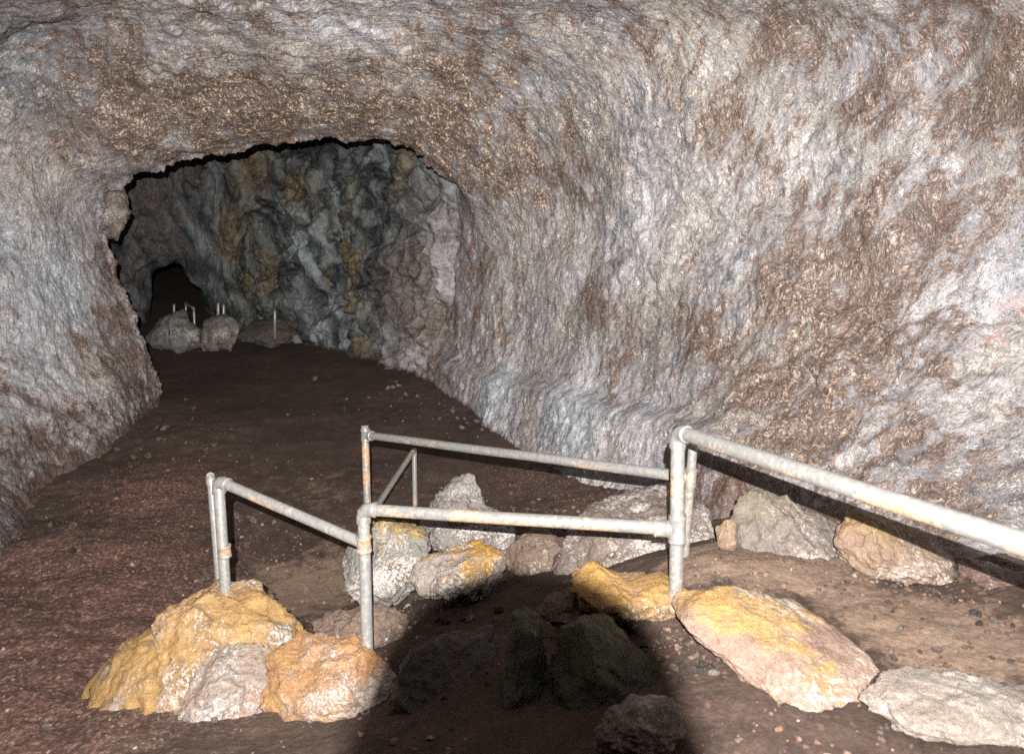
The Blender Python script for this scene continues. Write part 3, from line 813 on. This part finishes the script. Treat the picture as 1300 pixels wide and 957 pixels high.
# far end of the tunnel
rock('boulder', [(184, 432), (198, 410), (213, 400), (226, 392), (238, 406), (262, 426), (260, 445), (230, 452), (190, 450)], 11.9, .5, R_FARW, 'pale boulder heap at the mouth of the far passage', 23, tilt=.3, sub=5)
rock('boulder', [(252, 428), (260, 408), (284, 399), (299, 405), (304, 430), (298, 446), (262, 447)], 11.7, .4, R_FARB, 'brownish boulder right of the pale heap at the far passage', 24, tilt=.3, sub=5)
rock('boulder', [(300, 428), (318, 409), (340, 398), (362, 408), (378, 428), (360, 440), (310, 442)], 12.1, .4, R_DARK, 'low dark rubble mound behind the white marker post', 25, tilt=.5, sub=5)
rock('boulder', [(368, 431), (374, 425), (381, 427), (384, 434), (376, 437)], 11.6, .07, R_FARW, 'little white stone at the foot of the far chamber wall', 26, cat='stone', sub=3)

# loose stones: one stone shape per sort, copied
def stone_proto(seed, mat):
    r_ = np.random.default_rng(seed)
    v, f = ico(3)
    q = v.copy()
    for _ in range(10):
        nn = r_.normal(size=3); nn /= np.linalg.norm(nn)
        over = np.maximum(0, q @ nn - r_.uniform(.42, .66))
        q = q - over[:, None] * nn
    q = q + q * (.18 * fbm(q, 1.5, 3, .5, seed))[:, None]
    q = q * np.array([1, .85, .75])
    me_o = mesh_np('stone', q, f, mat, attrs={'up': q[:, 2]})
    return me_o


R_S1 = rock_material('rust_stone', (.24, .125, .08), (.20, .11, .075), (.15, .09, .07), (.27, .16, .105), 20, .2, -.2)
R_S2 = rock_material('grey_stone', (.25, .20, .165), (.18, .14, .12), (.32, .26, .22), (.28, .23, .19), 20, .4, -.2)
R_S3 = rock_material('black_stone', (.045, .038, .034), (.065, .05, .042), (.085, .065, .05), (.06, .05, .045), 20, .1, -.2)
protos = [stone_proto(41, R_S1), stone_proto(42, R_S2), stone_proto(43, R_S3)]
used = [False] * 3


def put_stone(kind, u, v, px, label, group, r=None):
    p, d = on_ground(u, v)
    o = protos[kind]
    if used[kind]:
        o = o.copy(); COL.objects.link(o)
    used[kind] = True
    s = px / FPX * d * .5
    o.location = (p[0], p[1], p[2] + s * .35)
    o.scale = (s, s * random.uniform(.7, 1.1), s * random.uniform(.7, 1.2))
    o.rotation_euler = (random.uniform(-.4, .4), random.uniform(-.4, .4), random.uniform(0, 6.3))
    for k in ('label', 'category', 'group'):
        if k in o: del o[k]
    tag(o, label, 'stone', group)
    return o


for (u, v, s) in [(262, 574, 16), (246, 520, 12), (236, 508, 8), (272, 566, 10)]:
    put_stone(0, u, v, s, 'flat reddish stone on the dark floor near the left wall', 'reddish stones by the left wall')
put_stone(0, 400, 483, 13, 'lone tan stone in the middle of the dark tunnel floor', None)
put_stone(0, 45, 842, 14, 'bright orange red stone on the scoria slope at lower left', None)
for (u, v) in [(118, 575), (60, 660), (140, 640), (100, 720), (165, 690), (210, 610), (195, 720), (30, 760), (80, 790), (150, 800), (228, 585), (215, 560)]:
    put_stone(0, u + random.uniform(-8, 8), v + random.uniform(-8, 8), random.uniform(7, 13), 'small red scoria stone on the slope under the left wall', 'red stones on the left slope')
for k in range(46):
    u = random.uniform(1085, 1290); v = random.uniform(752, 850) if u > 1150 else random.uniform(765, 800)
    if u > 1120 and 800 < v < 842 and u < 1215: continue
    put_stone(random.choice([0, 0, 1, 2, 2]), u, v, random.uniform(6, 15), 'small loose stone in the gravel at the foot of the right wall', 'gravel stones by the right wall')
for k in range(40):
    put_stone(random.choice([0, 1, 2, 2, 2]), random.uniform(815, 930), random.uniform(768, 868), random.uniform(6, 17), 'small loose stone in the gravel left of the pink slab', 'gravel stones by the pink slab')
for k in range(22):
    put_stone(random.choice([0, 2, 2, 1]), random.uniform(290, 400), random.uniform(640, 770), random.uniform(6, 17), 'small dark stone on the floor under the sloping left rail', 'stones under the left rail')
for k in range(18):
    put_stone(random.choice([0, 0, 2]), random.uniform(640, 760), random.uniform(590, 680), random.uniform(5, 12), 'small reddish brown stone between the two cross rails', 'stones between the cross rails')
for k in range(20):
    put_stone(random.choice([2, 1, 2]), random.uniform(440, 640), random.uniform(752, 800), random.uniform(7, 18), 'dark rubble stone below the boulders under the near rail', 'rubble under the near rail')

for k in range(34):
    f = random.random()
    put_stone(random.choice([0, 0, 1, 2]), 30 + 190 * f + random.gauss(0, 14), 725 - 215 * f + abs(random.gauss(0, 24)), random.uniform(6, 15), 'lump of rubble along the foot of the left wall', 'rubble along the left wall')
for k in range(34):
    f = random.random()
    put_stone(random.choice([0, 1, 1, 2]), 500 + 230 * f - abs(random.gauss(0, 12)), 480 + 112 * f + abs(random.gauss(0, 6)), random.uniform(4, 10), 'small rubble along the foot of the right wall beyond the far railing', 'rubble along the right wall')

# gravel and crumbs that nobody could count, in drifts
def gravel():
    t = NT('mixed_gravel')
    n = t.noise(90, 3, 0.7)
    c = t.ramp(t.attr('tone'), [(0.0, (.030, .026, .024)), (0.35, (.085, .058, .045)), (0.6, (.13, .09, .07)), (0.85, (.19, .10, .065)), (1.0, (.25, .20, .17))])
    c = t.mix(0.6, c, t.ramp(n, [(0.3, (.4,) * 3), (0.7, (1.5,) * 3)]), 'MULTIPLY')
    mat = t.done(c, .75, t.bump(n, .6, .004))
    r_ = np.random.default_rng(77)
    zones = [(gp(1190, 790, 1.08), .34, 420), (gp(1270, 830, 1.1), .25, 160), (gp(880, 800, 1.02), .22, 420), (gp(900, 870, 1.02), .3, 240), (gp(1000, 720, 1.04), .45, 260), (gp(330, 720, 0), .6, 420), (gp(480, 770, .4), .4, 380),
             (gp(700, 660, .3), .6, 420), (gp(600, 740, .5), .5, 320), (gp(120, 740, .2), 1.3, 1000), (gp(60, 870, .36), .8, 420), (gp(200, 600, .1), 1.2, 420), (gp(250, 890, .5), .5, 360), (gp(1080, 880, 1.1), .4, 260),
             (gp(620, 880, .8), .5, 300), (gp(420, 620, 0), 1.6, 380), (gp(600, 520, .05), .9, 320), (gp(1150, 760, 1.08), .3, 220)]
    xs_, ys_, rs_ = [], [], []
    for (x, y, z), sd, k in zones:
        q = r_.normal(size=(k * 2, 2)) * sd + np.array([x, y])
        keep = fbm(np.c_[q, np.zeros(len(q))], 2.6, 3, .5, 81) + r_.normal(size=len(q)) * .12 > -.02
        q = q[keep][:k]
        xs_.append(q[:, 0]); ys_.append(q[:, 1]); rs_.append(np.clip(.0042 * np.exp(r_.normal(size=len(q)) * .55), .002, .017) * (1 + .10 * max(0, y - 2.5)))
    x = np.concatenate(xs_); y = np.concatenate(ys_); rr = np.concatenate(rs_)
    ok = (np.hypot(x, y) > 1.2) & (x < 2.3) & (x > -5)
    x, y, rr = x[ok], y[ok], rr[ok]
    z = ground_h(x, y)
    v, f = ico(1)
    nv = len(v)
    jit = 1 + .28 * r_.normal(size=(len(x), nv, 1)).clip(-1.3, 1.3)
    ax = r_.uniform(.65, 1.25, size=(len(x), 1, 3)) * np.array([1, 1, .75])
    a = r_.uniform(0, 6.28, len(x)); ca, sa = np.cos(a)[:, None], np.sin(a)[:, None]
    q = v[None] * jit * ax * rr[:, None, None]
    qx = q[:, :, 0] * ca - q[:, :, 1] * sa; qy = q[:, :, 0] * sa + q[:, :, 1] * ca
    pts = np.stack([qx + x[:, None], qy + y[:, None], q[:, :, 2] + (z + rr * .25)[:, None]], 2).reshape(-1, 3)
    fs = (f[None] + (np.arange(len(x)) * nv)[:, None, None]).reshape(-1, 3)
    o = mesh_np('gravel', pts, fs, mat, attrs={'tone': np.repeat(r_.uniform(0, 1, len(x)) ** 1.2, nv)}, smooth=False)
    tag(o, 'fine loose gravel and cinder crumbs strewn over the cave floor', 'gravel', kind='stuff')


gravel()

# ------------------------------------------------------------------ pipe railings
def sweep(pts, r, n=20, caps=True, sub=1):
    pts = [np.array(p, float) for p in pts]
    r = [r] * len(pts) if np.isscalar(r) else r
    V_, F_ = [], []
    t0 = pts[1] - pts[0]; t0 /= np.linalg.norm(t0)
    a = np.array([0, 0, 1.0]) if abs(t0[2]) < .8 else np.array([0, 1.0, 0])
    s = np.cross(t0, a); s /= np.linalg.norm(s)
    for i, p in enumerate(pts):
        tg = pts[min(i + 1, len(pts) - 1)] - pts[max(i - 1, 0)]
        tg /= np.linalg.norm(tg)
        s = s - tg * (s @ tg); s /= np.linalg.norm(s)
        b = np.cross(tg, s)
        for k in range(n):
            an = 2 * math.pi * k / n
            V_.append(p + r[i] * (math.cos(an) * s + math.sin(an) * b))
    for i in range(len(pts) - 1):
        for k in range(n):
            k2 = (k + 1) % n
            F_.append((i * n + k, i * n + k2, (i + 1) * n + k2, (i + 1) * n + k))
    return V_, F_, n, len(pts)


def tube(name, pts, r, mat, parent, caps=True, n=20):
    V_, F_, n, m = sweep(pts, r, n)
    me = bpy.data.meshes.new(name)
    fs = [tuple(f) for f in F_]
    if caps:
        fs.append(tuple(range(n - 1, -1, -1))); fs.append(tuple((m - 1) * n + k for k in range(n)))
    off = np.array(parent.location) if parent is not None else np.zeros(3)
    me.from_pydata([tuple(v - off) for v in V_], [], fs)
    me.update()
    for p in me.polygons: p.use_smooth = len(p.vertices) == 4
    me.materials.append(mat)
    o = bpy.data.objects.new(name, me)
    COL.objects.link(o)
    if parent is not None: o.parent = parent
    return o


def run(a, b, k=24, wob=.003, seed=0):
    a, b = np.array(a), np.array(b)
    q = np.array([a + (b - a) * f for f in np.linspace(0, 1, k)])
    w = np.stack([fbm(q, 1.3, 2, .5, seed), fbm(q, 1.3, 2, .5, seed + 1), fbm(q, 1.3, 2, .5, seed + 2)], 1) * wob
    w[0] = w[-1] = 0
    return list(q + w)


def tee(parent, p, axis, r, L=.10, mat=None):
    """collar with raised rims on a pipe"""
    ax = np.array(axis, float); ax /= np.linalg.norm(ax)
    st = [(-.5, 1.0), (-.5, 1.30), (-.40, 1.34), (-.34, 1.22), (0, 1.2), (.34, 1.22), (.40, 1.34), (.5, 1.30), (.5, 1.0)]
    pts = [p + ax * (s * L + 1e-4 * i) for i, (s, _) in enumerate(st)]
    return tube('pipe_fitting', pts, [r * k for _, k in st], mat or M_PIPE2, parent, caps=False)


def elbow(parent, p, a, b, r, L=.06):
    """90 degree elbow at p, from direction a to direction b"""
    a = np.array(a, float); a /= np.linalg.norm(a); b = np.array(b, float); b /= np.linalg.norm(b)
    pts, rr = [p + a * L * 1.02, p + a * L], [r * 1.0, r * 1.3]
    pts += [p + a * L * .8]; rr += [r * 1.22]
    for f in np.linspace(0, 1, 9):
        pts.append(p + a * L * .7 * (1 - f) ** 2 + b * L * .7 * f ** 2); rr.append(r * 1.2)
    pts += [p + b * L * .8, p + b * L, p + b * L * 1.02]; rr += [r * 1.22, r * 1.3, r * 1.0]
    return tube('pipe_elbow', pts, rr, M_PIPE2, parent, caps=False)


R0 = .025
# --- near railing
Atop, Abot = P(277, 610, 3.3), P(287, 765, 3.3)
Btop, Bbot = P(461, 646, 3.0), P(466, 815, 3.0)
Btee = P(462, 690, 3.0)
Ctop, Cbot = P(861, 548, 2.58), P(859, 752, 2.60)
Ctee = P(860, 672, 2.6)
E1 = P(1300, 690, 1.40)
ed = (E1 - Ctop) / np.linalg.norm(E1 - Ctop)
E2 = E1 + ed * .55
near = empty('pipe_railing', tuple(Cbot))
tag(near, 'near grey pipe railing with the tall corner post, joining left boulders and right edge', 'railing')
zh = np.array([0, 0, 1.0])
tube('post', run(Cbot - zh * .08, Ctop, seed=1), R0 * 1.02, M_PIPE2, near)
tube('post', run(Bbot - zh * .08, Btop, seed=2), R0, M_PIPE, near)
tube('post', run(Abot - zh * .08, Atop, seed=3), R0, M_PIPE, near)
E3 = E2 - zh * .95
tube('post', run(E3, E2, seed=9), R0, M_PIPE, near)
tube('rail', run(Ctop, E2, 30, seed=4), R0, M_PIPE, near)
tube('rail', run(Ctee, Btop, 30, seed=5), R0, M_PIPE2, near)
tube('rail', run(Atop, Btee, 30, seed=6), R0 * .95, M_PIPE, near)
elbow(near, Ctop, -zh, ed, R0)
elbow(near, Btop, -zh, Ctee - Btop, R0)
elbow(near, Atop, -zh, Btee - Atop, R0)
elbow(near, E2, -zh, -ed, R0)
tee(near, Ctee, Ctop - Cbot, R0, .10)
q = (Btop - Ctee) / np.linalg.norm(Btop - Ctee)
tee(near, Ctee + q * .055, q, R0, .055)
tee(near, Btee, zh, R0, .07)
tee(near, P(285, 699, 3.3), zh, R0 * .95, .055)
# --- far railing
C2top, C2bot = P(880, 563, 3.05), P(868, 712, 3.12)
C2tee = P(877, 606, 3.08)
Ftop, Fbot = P(463, 540, 4.75), P(468, 690, 4.75)
Ftee = P(464, 552, 4.75)
Gtop, Gbot = P(526, 571, 5.9), P(527, 652, 5.9)
Flow = P(467, 660, 4.75)
farr = empty('pipe_railing', tuple(C2bot))
tag(farr, 'farther pipe railing across the tunnel floor with a slim brace at its left end', 'railing')
tube('post', run(C2bot - zh * .08, C2top, seed=11), R0 * .80, M_PIPE2, farr)
tube('post', run(Fbot - zh * .08, Ftop, seed=12), R0, M_PIPE2, farr)
tube('post', run(Gbot - zh * .06, Gtop, seed=13), R0 * .85, M_PIPE, farr)
tube('rail', run(C2tee, Ftee, 34, .006, seed=14), R0, M_PIPE, farr)
tube('brace', run(Flow, Gtop, seed=15), R0 * .85, M_PIPE2, farr)
tee(farr, C2tee, C2top - C2bot, R0 * .8, .08)
tee(farr, Ftee, zh, R0, .08)
q = (C2tee - Ftee) / np.linalg.norm(C2tee - Ftee)
tee(farr, Ftee + q * .05, q, R0, .05)
q = -q
tee(farr, C2tee + q * .045, q, R0 * .95, .05)
# --- handrail dropping away behind the leftmost post
A2top, A2bot = P(267, 604, 3.55), P(279, 752, 3.55)
Hend = P(281, 705, 5.0)
dn = empty('pipe_railing', tuple(A2bot))
tag(dn, 'slim pipe handrail bending down behind the leftmost post', 'railing')
tube('post', run(A2bot - zh * .1, A2top, seed=21), R0 * .75, M_PIPE, dn)
tube('rail', run(A2top, Hend, seed=22), R0 * .75, M_PIPE, dn)
tube('post', run(Hend - zh * .25, Hend, 6, seed=23), R0 * .75, M_PIPE, dn)
elbow(dn, A2top, -zh, Hend - A2top, R0 * .75, .045)

# --- tiny railings and posts at the far passage
M_FARP = pipe_material('pale_painted_pipe', 1.0, -.15)
f1 = empty('pipe_railing', tuple(P(246, 416, 12.6)))
tag(f1, 'tiny distant handrail sloping behind the pale boulder heap', 'railing')
tube('rail', run(P(233, 383, 13.2), P(246, 392, 12.6), 6), .022, M_FARP, f1, n=10)
tube('post', run(P(247, 418, 12.6), P(246, 392, 12.6), 6), .022, M_FARP, f1, n=10)
tube('post', run(P(236, 412, 13.0), P(236, 386, 13.0), 6), .018, M_FARP, f1, n=10)


def far_post(u, v0, v1, d, r, label, group=None):
    root = P(u, v1, d)
    o = tube('marker_post', [np.zeros(3), (P(u, v0, d) - root) * .93, (P(u, v0, d) - root)], [r, r, r * .7], M_FARP, None, n=12)
    o.location = tuple(root)
    return tag(o, label, 'post', group)


far_post(277, 384, 418, 12.4, .028, 'left one of two short white posts on the brownish far boulder', 'far posts')
far_post(284, 386, 418, 12.3, .026, 'right one of two short white posts on the brownish far boulder', 'far posts')
far_post(349, 393, 430, 11.6, .024, 'slender white marker post standing before the low dark rubble mound', 'far posts')
far_post(221, 386, 410, 12.6, .020, 'thin grey post poking up behind the pale boulder heap', 'far posts')
far_post(322, 387, 410, 12.8, .018, 'faint short post beside the dark rubble mound far away', 'far posts')

# ------------------------------------------------------------------ the camera with its flash (stands where the picture was taken)
M_BLK = NT('black_plastic'); M_BLK = M_BLK.done((.02, .02, .021), .55)
M_GLS = NT('flash_diffuser'); M_GLS = M_GLS.done((.75, .75, .75), .3)
FH, FB = .154, .23             # flash height above, and distance behind, the lens pupil
rig = empty('photo_camera', (0, float(-.20 * cp), 1.05))
tag(rig, 'black camera with raised flash and lens hood on a single leg, casting the round shadow', 'camera')


def cpt(f, u, r=0.0):
    return CAM + f * FWD + u * UPV + r * RGT


def box(name, c, size, mat, bev=.006):
    bm = bmesh.new()
    bmesh.ops.create_cube(bm, size=1)
    for v in bm.verts:
        v.co = Vector((v.co.x * size[0], v.co.y * size[1], v.co.z * size[2]))
    bmesh.ops.bevel(bm, geom=bm.edges[:], offset=bev, segments=2, affect='EDGES')
    off = np.array(rig.location)
    for v in bm.verts:
        w = c + v.co.x * RGT + v.co.y * FWD + v.co.z * UPV - off
        v.co = Vector(w)
    me = bpy.data.meshes.new(name); bm.to_mesh(me); bm.free()
    me.materials.append(mat)
    o = bpy.data.objects.new(name, me); COL.objects.link(o); o.parent = rig
    return o


HR = .059
prof = [(-.10, .045), (-.02, HR - .002), (.052, HR), (.054, HR - .0015), (.052, HR - .003), (-.02, HR - .005), (-.10, .040)]
hv = [cpt(f, r * math.sin(2 * math.pi * k / 72), r * math.cos(2 * math.pi * k / 72)) - np.array(rig.location) for f, r in prof for k in range(72)]
hf = [(i * 72 + k, i * 72 + (k + 1) % 72, (i + 1) * 72 + (k + 1) % 72, (i + 1) * 72 + k) for i in range(len(prof) - 1) for k in range(72)]
mesh_np('lens_hood', hv, hf, M_BLK, rig)
tube('lens_barrel', [cpt(-.17, 0), cpt(-.1, 0)], [.042, .042], M_BLK, rig, n=48)
box('camera_body', cpt(-.205, -.005), (.14, .07, .10), M_BLK)
box('flash_foot', cpt(-.215, .09), (.03, .035, .09), M_BLK, .003)
box('flash_head', cpt(-FB - .04, FH), (.07, .07, .045), M_BLK)
box('flash_window', cpt(-FB - .0035, FH), (.058, .003, .034), M_GLS, .0008)
tube('monopod', [cpt(-.205, -.055), np.array([0, -.205 * cp - .055 * sp, 1.0])], .012, M_BLK, rig, n=14)

ld = bpy.data.lights.new('flash', 'AREA')
ld.shape = 'RECTANGLE'; ld.size = .012; ld.size_y = .008
ld.energy = 520
ld.color = (1.0, .965, .93)
lo = bpy.data.objects.new('flash', ld); COL.objects.link(lo)
lo.location = tuple(cpt(-FB + .004, FH, -.004))
lo.rotation_euler = (math.radians(90) - PITCH, 0, 0)
# linear term added so the light fades more gently than a real flash
ld.use_nodes = True
lt = ld.node_tree
em = lt.nodes['Emission']
fo = lt.nodes.new('ShaderNodeLightFalloff')
fo.inputs['Strength'].default_value = 1.0
fo.inputs['Smooth'].default_value = 0.0
mixn = lt.nodes.new('ShaderNodeMath'); mixn.operation = 'MULTIPLY'
LIN = .5
ma = lt.nodes.new('ShaderNodeMath'); ma.operation = 'MULTIPLY_ADD'
lt.links.new(fo.outputs['Linear'], ma.inputs[0]); ma.inputs[1].default_value = .17
mixn.inputs[1].default_value = .60
lt.links.new(fo.outputs['Quadratic'], mixn.inputs[0])
lt.links.new(mixn.outputs[0], ma.inputs[2])
lt.links.new(ma.outputs[0], em.inputs['Strength'])

# ------------------------------------------------------------------ world, camera, view
w = bpy.data.worlds.new('World'); SC.world = w
w.use_nodes = True
w.node_tree.nodes['Background'].inputs[0].default_value = (.004, .005, .006, 1)
w.node_tree.nodes['Background'].inputs[1].default_value = .05

cd = bpy.data.cameras.new('camera')
cam = bpy.data.objects.new('camera', cd); COL.objects.link(cam)
cam.location = tuple(CAM)
cam.rotation_euler = (math.radians(90) - PITCH, 0, 0)
cd.sensor_width = 36
cd.lens = 36 * FPX / 1300
cd.shift_y = -(478.5 - CV) / 1300
cd.clip_start = .005; cd.clip_end = 200
cd.dof.use_dof = True
cd.dof.focus_distance = 5.0
cd.dof.aperture_fstop = 3.2
SC.camera = cam
SC.view_settings.view_transform = 'Standard'
SC.view_settings.look = 'None'
SC.view_settings.gamma = 1
SC.view_settings.exposure = 0
SC.view_settings.use_curve_mapping = False
SC.cycles.use_denoising = False
SC.cycles.use_adaptive_sampling = True
SC.cycles.adaptive_threshold = 0.02
SC.cycles.max_bounces = 5
SC.cycles.diffuse_bounces = 1
